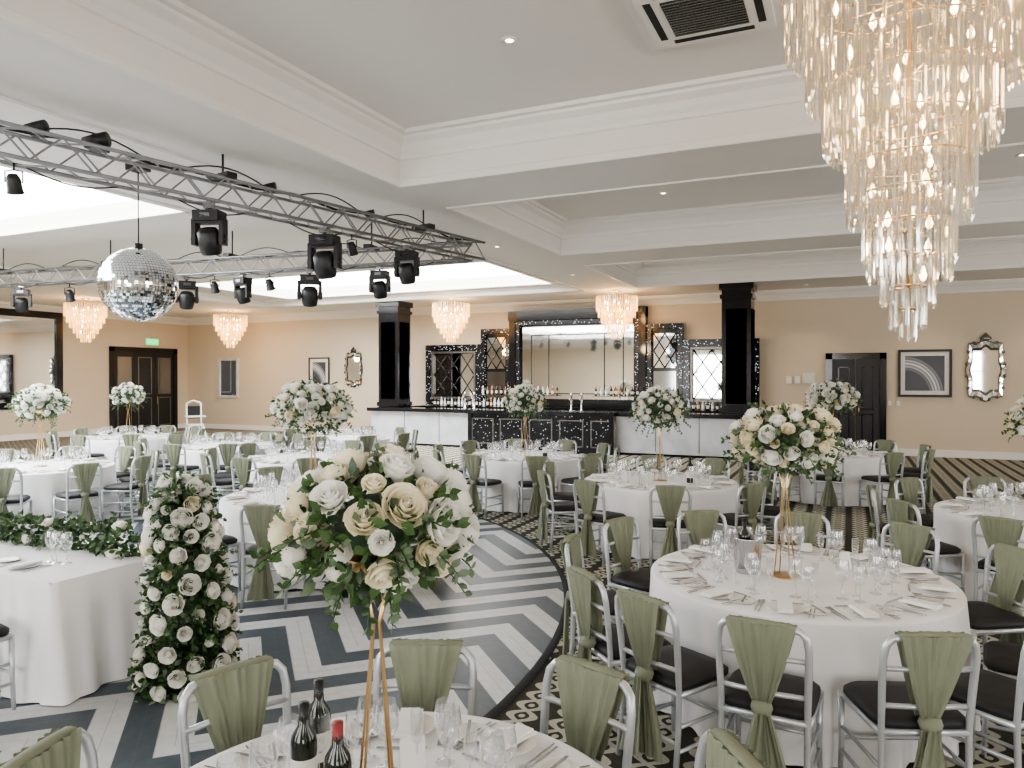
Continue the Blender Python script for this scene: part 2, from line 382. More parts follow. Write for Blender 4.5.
# ------------------------------------------------------------ bar
BX0,BX1,BY=-13.3,-2.3,18.5
b=MB()
b.bb(BX0,-9.75,BY,BY+.5,0,1.0,M_marble); b.bb(-5.6,BX1,BY,BY+.5,0,1.0,M_marble)
b.bb(BX1-.5,BX1,BY+1.5,YB-.65,0,1.0,M_marble); b.bb(BX0,BX0+.5,BY+1.5,YB-.65,0,1.0,M_marble)
b.bb(-9.75,-5.6,BY-.22,BY+.5,0,1.0,M_spark2)
for x in (-9.75,-5.6): b.bb(x-.06,x+.06,BY-.26,BY+.1,0,1.02,M_gloss)
for k in range(5):
    x=-9.35+k*.88
    for (a,c_,d,e) in ((x-.34,x+.34,.16,.19),(x-.34,x+.34,.85,.88),(x-.34,x-.31,.16,.88),(x+.31,x+.34,.16,.88)): b.bb(a,c_,BY-.24,BY-.22,d,e,M_orn)
for x in (-12.1,-10.9,-4.5,-3.4): b.bb(x-.012,x+.012,BY-.006,BY,0.12,1.0,M_orn)
b.bb(BX0-.03,-9.7,BY-.02,BY,0,.06,M_gloss); b.bb(-5.6,BX1+.03,BY-.02,BY,0,.06,M_gloss)
b.bb(BX0-.1,BX1+.1,BY-.1,BY+.58,1.0,1.1,M_gloss); b.bb(-9.85,-5.5,BY-.34,BY,1.0,1.1,M_gloss)
b.bb(BX1-.6,BX1+.1,BY+1.45,YB-.65,1.0,1.1,M_gloss); b.bb(BX0-.1,BX0+.6,BY+1.45,YB-.65,1.0,1.1,M_gloss)
b.obj('bar_counter')
def pillar(x,y):
    b=MB(); s_=.36
    b.bb(-s_,s_,-s_,s_,0,ZS,M_gloss)
    for k in(-1,1):
        b.bb(-s_*.7,s_*.7,-s_-.02,-s_,1.35,3.75,M_black); b.bb(s_,s_+.02,-s_*.7,s_*.7,1.35,3.75,M_black)
    b.bb(-s_-.04,s_+.04,-s_-.04,s_+.04,1.12,1.25,M_gloss); b.bb(-s_-.04,s_+.04,-s_-.04,s_+.04,ZS-.38,ZS-.28,M_gloss); b.bb(-s_-.06,s_+.06,-s_-.06,s_+.06,ZS-.16,ZS-.002,M_gloss)
    b.obj('black_pillar',(x,y,0))
pillar(-13.12,19.5); pillar(-2.6,19.5)
b=MB(); cx=-7.6; y1=YB-.04
def lattice(x0,x1,z0,z1,y,step):
    b.bb(x0,x1,y-.02,y,z0,z1,M_mirror)
    w,h=x1-x0,z1-z0; 
    nx=max(1,round(w/step)); dx=w/nx; nz=max(1,round(h/(step*1.2))); dz=h/nz
    for i in range(nx):
        for j in range(nz):
            c=(x0+dx*(i+.5),z0+dz*(j+.5))
            for sgn in(-1,1):
                b.tube([(c[0]-dx/2,y-.03,c[1]-sgn*dz/2),(c[0]+dx/2,y-.03,c[1]+sgn*dz/2)],.018,M_gloss,4)
def fr(x0,x1,z0,z1,fw,mat,y,d=.12):
    b.bb(x0,x1,y-d,y,z1-fw,z1,mat); b.bb(x0,x1,y-d,y,z0,z0+fw,mat); b.bb(x0,x0+fw,y-d,y,z0+fw,z1-fw,mat); b.bb(x1-fw,x1,y-d,y,z0+fw,z1-fw,mat)
for sgn in(-1,1):
    def rng(a,c): return (cx+a,cx+c) if sgn>0 else (cx-c,cx-a)
    x0,x1=rng(3.25,5.35); b.bb(x0,x1,y1-.05,y1,1.1,3.1,M_gloss); fr(x0,x1,1.1,3.1,.2,M_spark,y1-.05); fr(x0+.22,x1-.22,1.32,2.88,.06,M_orn,y1-.05); lattice(x0+.3,x1-.3,1.4,2.8,y1-.06,.5)
    x0,x1=rng(2.2,3.25); b.bb(x0,x1,y1-.08,y1,1.1,3.58,M_gloss); fr(x0,x1,1.1,3.58,.14,M_spark,y1-.08); lattice(x0+.2,x1-.2,2.3,3.3,y1-.10,.34)
    b.bb(x0+.2,x1-.2,y1-.12,y1-.08,1.3,2.2,M_smoke)
b.bb(cx-2.2,cx+2.2,y1-.1,y1,1.1,4.1,M_gloss); fr(cx-2.2,cx+2.2,1.1,4.1,.22,M_gloss,y1-.1,.2); b.bb(cx-2.2,cx+2.2,y1-.36,y1,3.8,4.1,M_gloss); fr(cx-1.98,cx+1.98,1.2,3.78,.12,M_spark,y1-.1,.16)
b.bb(cx-1.8,cx+1.8,y1-.12,y1-.1,1.35,3.6,M_barmir); fr(cx-1.5,cx+1.5,1.5,3.35,.03,M_gloss,y1-.12,.02)
for x in (-.9,.9): b.bb(cx+x-.015,cx+x+.015,y1-.135,y1-.12,1.5,3.35,M_gloss)
b.bb(cx-5.3,cx+5.3,y1-.6,y1,.0,1.08,M_gloss)
# glass bottle shelf on back bar
for s_ in (-1,1): b.bb(cx+s_*1.9-1.3,cx+s_*1.9+1.3,y1-.44,y1-.2,1.44,1.46,M_smoke)
b.obj('back_bar_mirror_display')
for px_x in (-10.2,-9.9,-6.9,-6.6):
    b=MB(); b.lathe([(.001,0),(.06,0),(.06,.02),(.025,.04),(.025,.38),(.04,.42),(.03,.48),(.001,.5)],M_steel,12); b.tube([(0,0,.34),(0,-.12,.36),(0,-.15,.28)],.014,M_steel); b.obj('beer_tap',(px_x,BY+.3,1.1))
def bottle_mesh(lab,cap,body=None):
    b=MB(); b.lathe([(.001,0),(.036,0),(.038,.01),(.038,.19),(.034,.21),(.016,.24),(.0145,.30),(.001,.30)],body or M_bottle,20)
    b.lathe([(.0385,.06),(.0385,.15)],lab,20); b.lathe([(.0155,.245),(.0155,.302),(.001,.303)],cap,14); return b.mesh('wine_bottle')
BOT=bottle_mesh(M_label,M_black); BOT2=bottle_mesh(M_label,M_red)
BOT3=bottle_mesh(M_label,M_gold,M_bottle2); BOT4=bottle_mesh(M_napk,M_steel,M_bottle3)
rb=random.Random(3)
for i in range(40): place(rb.choice([BOT,BOT2,BOT3,BOT4,BOT4]),'spirit_bottle',(cx-4.9+.13*i+(4.4 if i>19 else 0)+.1,y1-.50,1.081),0,rb.uniform(.9,1.1))
for s_ in (-1,1):
    for i in range(16): place(rb.choice([BOT3,BOT4,BOT2,BOT4]),'spirit_bottle',(cx+s_*1.9-1.2+i*.16,y1-.32,1.461),0,rb.uniform(.85,1.05))
# ------------------------------------------------------------ chandeliers
def chand(name,tiers,zc,loc,mat,lit,rodw=.006,gap=.034,bulbs=8,core=True):
    b=MB()
    for (r,zt,ln) in tiers:
        n=max(5,int(2*pi*r/gap))
        b.tube([(r*math.cos(2*pi*k/32),r*math.sin(2*pi*k/32),zt) for k in range(32)],.005,M_gold,6,closed=True)
        for a in range(3): 
            an=a*2*pi/3+r*7; b.tube([(0,0,zt+.02),(r*math.cos(an),r*math.sin(an),zt)],.003,M_gold,5)
        for k in range(n):
            an=2*pi*(k+.5*random.random()*.4)/n; rr=r+random.uniform(-.006,.006); l=ln*random.uniform(.97,1.02)
            x,y=rr*math.cos(an),rr*math.sin(an); ro=random.random()*2; vs=[];w=rodw
            for zz,q in ((zt-.015,w*.6),(zt-.03,w),(zt-l+.025,w),(zt-l,w*.15)):
                for m in range(3):
                    t_=ro+m*2*pi/3; vs.append((x+q*math.cos(t_),y+q*math.sin(t_),zz))
            fs=[(i*3+m,i*3+(m+1)%3,i*3+3+(m+1)%3,i*3+3+m) for i in range(3) for m in range(3)]
            b.add(vs,fs,mat)
    zb=min(t_[1]-t_[2] for t_ in tiers); zt=max(t_[1] for t_ in tiers)
    b.tube([(0,0,zb+.1),(0,0,zc)],.009,M_gold,8)
    b.lathe([(.001,zc-.06),(.06,zc-.05),(.11,zc-.02),(.12,zc-.001)],M_gold,20)
    for (r,z,ln) in tiers:
        nb=int(bulbs*r/tiers[0][0]*.8)
        for k in range(nb):
            an=2*pi*k/nb+r*3; q=r*.6; x,y=q*math.cos(an),q*math.sin(an)
            b.tube([(0,0,z-ln*.55),(x,y,z-ln*.6),(x,y,z-ln*.5)],.004,M_gold,5)
            b.lathe([(.001,0),(.012,.01),(.018,.03),(.011,.06),(.001,.085)],M_bulb,8,M=T((x,y,z-ln*.5)))
    o=b.obj(name,loc)
    return o
def pt(loc,e,col=(1,.72,.42),r=.12):
    l=bpy.data.lights.new('lamp','POINT'); l.energy=e; l.color=col; l.shadow_soft_size=r
    o=bpy.data.objects.new('chandelier_lamp',l); sc.collection.objects.link(o); o.location=loc
c=W(908,4.0)
TB=[(.66,4.62,.45),(.63,4.35,.52),(.52,4.12,.58),(.43,3.82,.55),(.41,3.62,.40),(.31,3.40,.45),(.30,3.18,.34),(.225,3.02,.40),(.20,2.85,.33),(.13,2.68,.30),(.085,2.50,.24),(.04,2.38,.18)]
chand('crystal_chandelier',TB,ZC,(c.x,c.y,0),M_crys,1,rodw=.0105,gap=.046,bulbs=9)
pt((c.x,c.y,3.6),14); pt((c.x,c.y,4.3),14)
TS=[(.56,0,.42),(.50,-.18,.42),(.42,-.36,.40),(.33,-.56,.36),(.23,-.74,.32),(.13,-.90,.28)]
me=None
for (x,y,zc) in ((-10.9,19.2,ZS),(-5.8,19.4,ZS),(-20.9,14.6,ZS),(-20.0,19.4,ZS)):
    if me is None:
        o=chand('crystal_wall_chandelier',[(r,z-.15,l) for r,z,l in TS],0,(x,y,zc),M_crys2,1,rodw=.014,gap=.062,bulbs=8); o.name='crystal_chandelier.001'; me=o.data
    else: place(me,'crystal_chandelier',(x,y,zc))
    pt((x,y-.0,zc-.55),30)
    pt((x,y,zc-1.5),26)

# ------------------------------------------------------------ truss & stage lights
def truss(p0,p1,name='lighting_truss'):
    b=MB(); p0=Vector(p0);p1=Vector(p1); d=(p1-p0); L=d.length; d.normalize(); s_=Vector((-d.y,d.x,0)); up=Vector((0,0,1)); q=.13
    cs=[s_*a*q+up*c_*q for a,c_ in((-1,-1),(1,-1),(1,1),(-1,1))]
    for c_ in cs: b.tube([p0+c_,p1+c_],.020,M_alu,8)
    n=int(L/.26)
    for f in range(4):
        a,c_=cs[f],cs[(f+1)%4]; pts=[]
        for i in range(n+1): pts.append(p0+d*(L*i/n)+(a if i%2 else c_))
        for i in range(n): b.tube([pts[i],pts[i+1]],.010,M_alu,5,cap=False)
    m=max(2,int(L/2.6))
    for i in range(m):
        p=p0+d*(L*(i+.6)/m); b.tube([p+up*.14,Vector((p.x,p.y,(ZL if LC[0]<p.x<LC[1] else ZS)-.002))],.012,M_black,6)
        b.box((0,0,0),(.12,.34,.06),M_black,M=T(p+up*.17)@Matrix.Rotation(math.atan2(d.y,d.x),4,'Z'))
    pts=[p0+d*(L*i/40)+up*(.15+.02*math.sin(i*1.3))+s_*.05*math.sin(i*.7) for i in range(41)]
    b.tube(pts,.014,M_black,6)
    for k in range(int(L/1.4)):
        a=p0+d*(1.4*k+.4); b.tube([a+up*.15+d*(j/10*1.1)+up*(.13*math.sin(j/10*pi)) for j in range(11)],.009,M_black,5)
        b.tube([a-up*.12+s_*.12+d*(j/10*.9)-up*(.09*math.sin(j/10*pi)) for j in range(11)],.008,M_black,5)
    b.obj(name)
ZT=3.98
A0=W(0,6.13); dirA=(Vector((-5.3,10.1,0))-A0); 
A=Vector((A0.x,A0.y,ZT))-dirA.normalized()*3; B=Vector((-5.3,10.2,ZT))
truss((A.x,A.y,ZT),B); C=Vector((-16.5,8.9,ZT)); truss(Vector((-5.5,10.15,ZT)),C)
def moving_head():
    b=MB(); 
    b.tube([(0,0,0),(0,0,-.08)],.02,M_black); b.box((0,0,-.02),(.10,.10,.06),M_steel)
    b.box((0,0,-.14),(.30,.22,.12),M_black); b.box((0,-.112,-.14),(.12,.006,.05),M_smoke)
    for s_ in(-1,1): b.box((s_*.165,0,-.32),(.05,.12,.30),M_black); b.tube([(s_*.13,0,-.40),(s_*.2,0,-.40)],.05,M_black,12)
    b.box((0,0,-.205),(.36,.14,.04),M_black)
    M=T((0,0,-.40))@Matrix.Rotation(math.radians(20),4,'X')
    b.lathe([(.001,.14),(.09,.13),(.125,.08),(.13,-.06),(.12,-.14),(.105,-.17)],M_black,20,M=M); b.lathe([(.105,-.17),(.09,-.155),(.001,-.15)],M_smoke,20,M=M)
    return b.mesh('moving_head_light')
def par():
    b=MB(); b.tube([(0,0,0),(0,0,-.1)],.015,M_black); b.tube([(-.11,0,-.28),(-.11,0,-.12),(0,0,-.10),(.11,0,-.12),(.11,0,-.28)],.012,M_black,6)
    M=T((0,0,-.28))@Matrix.Rotation(math.radians(25),4,'X')
    b.lathe([(.001,.12),(.06,.12),(.09,.06),(.10,-.12),(.11,-.13),(.11,-.15)],M_black,18,M=M); b.lathe([(.1,-.13),(.001,-.13)],M_smoke,18,M=M)
    return b.mesh('par_can_light')
MH=moving_head(); PC=par()
def onT(P0,px):
    lo,hi=0,1
    for _ in range(40):
        m=(lo+hi)/2; p=P0.lerp(B,m); x=512+F*p.dot(RT)/p.dot(FW)
        if p.dot(FW)<.5 or x<px: lo=m
        else: hi=m
    return P0.lerp(B,lo)
onA=lambda px:onT(A,px); onC=lambda px:onT(C,px)
for px,mesh,s_ in ((210,MH,.92),(325,MH,1.05),(407,MH,.9),(352,PC,.6),(15,PC,.6)):
    p=onA(px); place(mesh,'moving_head_light' if mesh is MH else 'stage_par_light',(p.x,p.y,ZT-.15),YAW+random.uniform(-.4,.4),s_)
for px,mesh,s_ in ((22,MH,.9),(187,MH,1.0),(243,MH,.9),(310,MH,1.05),(380,MH,.9),(70,PC,.8),(215,PC,.7),(270,PC,.7),(130,PC,.8)):
    p=onC(px); place(mesh,'moving_head_light' if mesh is MH else 'stage_par_light',(p.x,p.y,ZT-.15),YAW+random.uniform(-.6,.6),s_)
for px,s_ in ((98,1),(38,.8),(270,.7),(370,.6)):
    p=onA(px); b=MB(); b.box((0,0,.03),(.14,.18,.06),M_black); b.tube([(-.09,0,.05),(-.09,0,.11),(.09,0,.11),(.09,0,.05)],.01,M_black); b.lathe([(.001,-.12),(.045,-.12),(.06,-.02),(.07,.1),(.001,.10)],M_black,14,M=T((.0,0,.09))@Matrix.Rotation(1.45,4,'Y')); o=b.obj('stage_floodlight',(p.x,p.y,ZT+.13),YAW); o.scale=(s_,)*3
# mirror ball
b=MB(); R=.445; nl=38
for i in range(nl):
    t0,t1=pi*i/nl+.006,pi*(i+1)/nl-.006; m=max(3,int(2*nl*math.sin((t0+t1)/2)))
    for k in range(m):
        a0,a1=2*pi*k/m,2*pi*(k+1)/m; g_=.006/max(.1,math.sin((t0+t1)/2)); a0+=g_;a1-=g_
        nn=Vector((math.sin((t0+t1)/2)*math.cos((a0+a1)/2),math.sin((t0+t1)/2)*math.sin((a0+a1)/2),math.cos((t0+t1)/2)))
        j=Vector([random.uniform(-.06,.06) for _ in range(3)])
        vs=[]
        for tt,aa in((t0,a0),(t1,a0),(t1,a1),(t0,a1)):
            p=Vector((math.sin(tt)*math.cos(aa),math.sin(tt)*math.sin(aa),math.cos(tt)))*R
            p+=nn*((p-nn*R).dot(j)); vs.append(p)
        b.add(vs,[(0,1,2,3)],M_mirror)
b.lathe([(max(.001,(R-.006)*math.sin(pi*i/16)),-(R-.006)*math.cos(pi*i/16)) for i in range(17)],M_steel,32)
b.lathe([(.001,.5),(.05,.5),(.05,R-.02)],M_black,12)
p=W(139,8.9); zb=2+93/F*8.9; b.tube([(0,0,.48),(0,0,ZL-zb-.06)],.008,M_black,6); b.box((0,0,ZL-zb-.042),(.2,.2,.08),M_black)
b.obj('mirror_ball',(p.x,p.y,zb))

# ------------------------------------------------------------ chair
def chair(seed):
    rd=random.Random(seed); b=MB(); r=.0145
    pts=[(-.195,-.235,0),(-.19,-.205,.25),(-.19,-.20,.46),(-.195,-.215,.62),(-.20,-.235,.78),(-.19,-.245,.84),(-.165,-.25,.87),(-.09,-.262,.885),(0,-.266,.889)]
    pts=pts+[(-p[0],p[1],p[2]) for p in pts[-2::-1]]
    b.tube(pts,[.015]*3+[.017]*(len(pts)-6)+[.015]*3,M_frame,8)
    for s_ in(-1,1): b.tube([(s_*.20,.205,0),(s_*.195,.20,.2),(s_*.20,.195,.45)],[.012,.015,.017],M_frame,8)
    for z in (.44,): 
        b.tube([(-.2,.195,z),(.2,.195,z)],.016,M_frame); b.tube([(-.19,-.2,z),(.19,-.2,z)],.016,M_frame)
        for s_ in(-1,1): b.tube([(s_*.195,-.2,z),(s_*.2,.195,z)],.016,M_frame)
    for z in (.16,.28):
        for s_ in(-1,1): b.tube([(s_*.19,-.212,z),(s_*.197,.2,z)],.010,M_frame,6)
    b.tube([(-.197,.2,.22),(.197,.2,.22)],.010,M_frame,6); b.tube([(-.19,-.21,.2),(.19,-.21,.2)],.010,M_frame,6)
    b.tube([(-.19,-.205,.56),(0,-.225,.56),(.19,-.205,.56)],.012,M_frame,6)
    b.tube([(-.2,-.222,.73),(0,-.245,.73),(.2,-.222,.73)],.012,M_frame,6)
    def pad(hx,z): return [( (hx)*math.copysign(abs(math.cos(a))**.35,math.cos(a)), (hx)*math.copysign(abs(math.sin(a))**.35,math.sin(a)),z) for a in [2*pi*k/32+.001 for k in range(32)]]
    rows=[pad(.20,.452),pad(.212,.465),pad(.212,.485),pad(.19,.505),pad(.11,.512)]
    vs=[p for r_ in rows for p in r_]; fs=[(i*32+k,i*32+(k+1)%32,i*32+32+(k+1)%32,i*32+32+k) for i in range(4) for k in range(32)]; fs.append(tuple(4*32+k for k in range(32)))
    b.add(vs,fs,M_seat,smooth=True)
    ph=rd.random()*6; sx=rd.uniform(-.03,.03); zt=.897
    def yb(z): return -.205-.06*max(0,(z-.46)/.44)
    def wid(z):
        if z>.50:
            q=(z-.50)/.40; return .028+.125*q**.8
        q=(.50-z)/.42; return .03+.065*min(1,q*1.4)
    def fold(s_,v,a=1): return (math.sin(s_*11+ph+v*2)*.011+math.sin(s_*21+ph*2+v)*.007)*a
    def backs(u,v):
        z=zt-v*.81; s_=u*2-1; w=wid(z)
        x=s_*w+sx*max(0,(.5-z))*3
        return (x,min(yb(z)-.030,-.235 if z<.5 else 9)-abs(fold(s_,v,1.3)),z)
    b.grid(backs,30,22,M_sage)
    def fronts(u,v):
        z=zt-v*.40; s_=u*2-1; w=wid(z)
        return (s_*w,yb(z)+.024+abs(fold(s_,v)),z)
    b.grid(fronts,30,10,M_sage)
    def top(u,v):
        a=pi*v; s_=u*2-1; w=wid(zt)
        return (s_*w,-.268+math.cos(a)*.027,zt-.002+math.sin(a)*.012-.008*s_*s_)
    b.grid(top,12,4,M_sage)
    b.lathe([(.02,-.035),(.042,-.025),(.05,0),(.042,.025),(.02,.035)],M_sage,14,M=T((0,-.245,.50)))
    def tail(u,v):
        z=.49-v*(.40); s_=u*2-1; w=.025+.05*v; return (s_*w+.05*v*(1 if sx<0 else -1),-.285-.012*math.sin(s_*8+ph)-.02*v,z)
    b.grid(tail,10,8,M_sage)
    return b.mesh('dining_chair')
CH=[chair(i) for i in range(4)]
ci=0
def put_chair(c,ang,rad,jit=True):
    global ci
    p=c+RT*(math.cos(ang)*rad)+FW*(math.sin(ang)*rad)
    d=c-p; rz=math.atan2(d.y,d.x)-pi/2
    place(CH[ci%4],'dining_chair',(p.x,p.y,0 if (p.x-DC[0])**2+(p.y-DC[1])**2>39 else .013),rz+random.uniform(-.08,.08)*(1 if jit else 0)); ci+=1

# ------------------------------------------------------------ tables
def table(R,seed):
    rd=random.Random(seed); b=MB(); k1=rd.choice([11,13,12]); ph=rd.random()*6
    def fn(r,z,a):
        if z>.735: return r
        t_=(.735-z)/.72
        f=math.sin(k1*a+ph)*.6+math.sin((k1*2+3)*a+ph*2)*.35+math.sin(5*a)*.3
        return r+ t_*(.02+.045*f)
    pr=[(.001,.75),(R*.5,.75),(R-.02,.75),(R-.004,.746),(R,.735)]+[(R,.735-.72*i/8) for i in range(1,9)]
    b.lathe(pr,M_cloth,144,fn=fn); 
    b.lathe([(.04,.02),(.04,.7)],M_black,10)
    return b.mesh('banquet_table')
def glass(b,x,y,h,r,z0=.75,fl=False):
    M=T((x,y,z0))
    if fl: pr=[(r*.9,.002),(r*.7,.006),(.006,.012),(.004,h*.45),(r*.55,h*.5),(r*.8,h*.65),(r*.8,h)]
    else: pr=[(r*.85,.002),(r*.6,.005),(.005,.012),(.004,h*.42),(r*.6,h*.48),(r,h*.62),(r*.97,h*.78),(r*.8,h)]
    b.lathe(pr,M_glass,14,M=M)
def settings(R,n,seed):
    rd=random.Random(seed); b=MB(); g=MB()
    for k in range(n):
        a=2*pi*k/n; M=Matrix.Rotation(a,4,'Z')@T((R-.15,0,.752))
        ro=rd.uniform(-.15,.15); Mn=M@Matrix.Rotation(ro,4,'Z')
        b.lathe([(.001,.004),(.05,.003),(.055,.005),(.098,.014),(.10,.013),(.06,.002)],M_china,28,M=M)
        b.box((0,0,.018),(.20,.075,.010),M_napk,Mn); b.box((.01,.0,.027),(.17,.07,.008),M_napk,Mn@Matrix.Rotation(.06,4,'Z'))
        Mp=M@T((-.05,-.23,0)); b.lathe([(.001,.004),(.05,.003),(.055,.005),(.07,.013),(.072,.012),(.055,.002)],M_china,24,M=Mp)
        b.box((0,.01,.018),(.15,.012,.003),M_steel,Mp)
        for yy,l in ((-.125,.19),(-.145,.17),(.125,.20),(.145,.18)):
            b.box((.0,yy,.003),(l,.006,.003),M_steel,M); b.box((-l/2-.01,yy,.004),(.05,.016,.003),M_steel,M)
        b.box((-.14,0,.003),(.010,.17,.003),M_steel,M)
        gx=R-.36
        for (dx,dy,h,r_,fl) in ((0,.10,.20,.038,0),(-.06,.03,.22,.04,0),(-.10,.13,.20,.026,1)):
            p=Matrix.Rotation(a,4,'Z')@Vector((gx+dx,dy,0)); glass(g,p.x,p.y,h,r_,.752,fl)
    return b.mesh('place_settings'),g.mesh('wine_glasses')
def rose(b,M,R,mat,det=2,rd=random):
    rings=[(3,.17,.98,0),(4,.34,.98,.0),(5,.54,.92,.04),(5,.76,.80,.08),(6,.98,.58,.13)]
    nv=4; nu=4
    for ri,(n,rad,h,curl) in enumerate(rings):
        off=rd.random()*6
        for k in range(n):
            phi=off+2*pi*k/n; sp=pi/n*1.45
            hh=h*rd.uniform(.95,1.04)
            def fn(u,v):
                s_=u*2-1; a=phi+s_*sp; e=1-.16*abs(s_)**3
                prof=(.25+.75*min(1,v*1.25)**.55)
                rho=R*rad*prof*(1+.07*s_)
                z=R*(-.4+(hh+.4)*v*e)
                if v>.76 and curl: rho+=R*curl*(v-.75)*3.2; z-=R*curl*(v-.75)*1.6
                return (rho*math.cos(a),rho*math.sin(a),z)
            b.grid(fn,nu,nv,mat,M)
    b.lathe([(.001,R*.93),(R*.08,R*.88),(R*.13,R*.3),(R*.1,-.2*R)],mat,7,M=M)
def leaf(b,M,L,Wd,mat):
    b.add([(0,0,0),(-Wd*.42,.0,L*.3),(-Wd*.45,.01*L,L*.6),(0,-.12*L,L),(Wd*.45,.01*L,L*.6),(Wd*.42,0,L*.3),(0,Wd*.18,L*.45)],[(0,6,1),(1,6,2),(2,6,3),(3,6,4),(4,6,5),(5,6,0)],mat,M,True)
def rdir(rd):
    while True:
        v=Vector([rd.uniform(-1,1) for _ in range(3)])
        if .1<v.length<1: return v.normalized()
def sprig(b,p,d,L,rd,mat,lw=.035,n=7):
    d=d.normalized(); side=d.orthogonal().normalized(); g=Vector((0,0,-1))
    pts=[p+d*(L*i/n)+g*(L*.25*(i/n)**2) for i in range(n+1)]
    b.tube(pts,.0022,M_leaf3,4,cap=False)
    for i in range(1,n+1):
        for s_ in(-1,1):
            sd=(Quaternion(d,rd.random()*6)@side)*s_
            leaf(b,look(pts[i],(sd*.9+d*.6),rd.random()*6),lw*rd.uniform(.8,1.3),lw*.75,mat)
def centerpiece(seed,rx=.29,rz=.20,nr=34,rr=.052,white=False,base=.752,spl=1.0,h=.86,nspr=36,lf=1.0):
    rd=random.Random(seed); b=MB(); zc=base+h
    b.lathe([(.001,.006),(.09,.006),(.095,.003),(.095,0)],M_gold,24,M=T((0,0,base)))
    for k in range(4):
        a=k*pi/2+.4; c_,s_=math.cos(a),math.sin(a)
        b.tube([(.07*c_,.07*s_,base+.005),(.012*c_,.012*s_,base+.55),(.06*c_,.06*s_,zc-.12)],.004,M_gold,6)
    b.lathe([(.001,-.02),(.08,0),(.085,.03)],M_gold,20,M=T((0,0,zc-.12)))
    b.lathe([(max(.001,rx*.5*math.sin(pi*i/10)),-rz*.5*math.cos(pi*i/10)) for i in range(11)],M_leaf3,16,M=T((0,0,zc)))
    N=nr
    for i in range(N):
        z=1-2*(i+.5)/N*.84; a=i*2.39996+rd.uniform(-.15,.15); q=math.sqrt(max(0,1-z*z)); d=Vector((q*math.cos(a),q*math.sin(a),z))
        s_=rd.uniform(.84,1.03); p=Vector((d.x*rx*s_,d.y*rx*s_,zc+d.z*rz*s_))
        nrm=Vector((d.x/rx,d.y/rx,d.z/rz*1.1)).normalized()+rdir(rd)*.25
        rose(b,look(p,nrm,rd.random()*6),rr*rd.choice([.62,.8,.95,1.1,1.2]),M_rosew if (rd.random()<(.9 if white else .55)) else M_rose,2,rd)
    for i in range(int(600*lf)):
        d=rdir(rd); s_=rd.uniform(.75,1.06); p=Vector((d.x*rx*s_,d.y*rx*s_,zc+d.z*rz*s_))
        leaf(b,look(p,d*.7+rdir(rd)*.9,rd.random()*6),rd.uniform(.035,.06),rd.uniform(.025,.038),rd.choice([M_leaf1,M_leaf1,M_leaf2,M_leaf3]))
    for i in range(nspr):
        d=rdir(rd); d.z=d.z*.7-.12; d.normalize(); p=Vector((d.x*rx*.8,d.y*rx*.8,zc+d.z*rz*.8))
        sprig(b,p,d,rd.uniform(.10,.18)*spl,rd,rd.choice([M_leaf2,M_leaf1,M_leaf2,M_leaf1]),.030,6)
    return b.mesh('floral_centerpiece')
CP=[centerpiece(1,.255,.175,50,.049,spl=.8,h=.83,nspr=36),centerpiece(2,.31,.22,66,.05,True,h=.88),centerpiece(3,.30,.20,54,.048),centerpiece(4,.38,.25,95,.05,True,h=.92)]
TBL={}
def get(R,n):
    if (R,n) not in TBL: TBL[(R,n)]=(table(R,n),)+settings(R,n,int(R*100))
    return TBL[(R,n)]
def put_table(px,z,R=.92,n=10,ph=.3,cp=None,crad=None,angs=None,cpo=(0,0)):
    c=W(px,z); me,st,gl=get(R,n)
    z0=.013 if (c.x-DC[0])**2+(c.y-DC[1])**2<39 else 0
    angs=angs or [math.degrees(ph)+360*k/n for k in range(n)]
    rot=YAW+math.radians(angs[0])
    place(me,'banquet_table',(c.x,c.y,z0),random.random()*6); place(st,'place_settings',(c.x,c.y,z0),rot); place(gl,'wine_glasses',(c.x,c.y,z0),rot)
    if cp is not None:
        q=c+RT*cpo[0]+FW*cpo[1]; place(CP[cp],'floral_centerpiece',(q.x,q.y,z0),random.random()*6)
    cr_=crad or R+.28
    for a in angs: put_chair(c,math.radians(a),cr_)
    return c
put_table(375,1.98,R=.76,n=10,angs=[90,130,170,204,236,272,308,340,8,51],crad=.79,cp=0,cpo=(-.015,.1))
put_table(798,4.6,R=.91,n=12,angs=[4,36,68,100,131,163,198,219,243,271,296,325],cp=2,crad=1.2,cpo=(-.08,0))
put_table(660,8.9,.92,10,.2,1)
put_table(832,12.2,.92,10,.5,3)
put_table(1050,6.7,.92,10,.1,2)
put_table(525,11.7,.92,10,.4,1)
put_table(305,11.3,.92,10,.0,None)
put_table(313,7.7,.92,10,.3,3)
put_table(40,10.2,.92,10,.6,1)
put_table(128,15.5,.92,10,.2,1)
put_table(345,15.2,.92,10,.2,None)
put_table(225,13.4,.92,10,.1,None)
b=MB(); b.lathe([(.001,.0),(.075,0),(.078,.01),(.09,.22),(.097,.225),(.092,.215),(.08,.03),(.001,.02)],M_steel,28); 
p=W(748,4.70); b.obj('wine_bucket',(p.x,p.y,.752)); place(BOT,'wine_bottle',(p.x-.02,p.y,.79)); 
for (px,z,m) in ((303,2.12,BOT),(337,2.0,BOT2),(318,2.28,BOT)):
    p=W(px,z); place(m,'wine_bottle',(p.x,p.y,.752))
for (px,z) in ((690,8.7),(545,11.6)):
    p=W(px,z); place(BOT,'wine_bottle',(p.x,p.y,.752))
for (px,z) in ((412,2.30),(845,4.75),(625,8.8)):
    p=W(px,z); b=MB(); 
    for s_ in(-1,1): b.add([(-.04,s_*.02,0),(.04,s_*.02,0),(.04,0,.11),(-.04,0,.11)],[(0,1,2,3)],M_napk)
    b.obj('menu_card',(p.x,p.y,.755),YAW+.3)

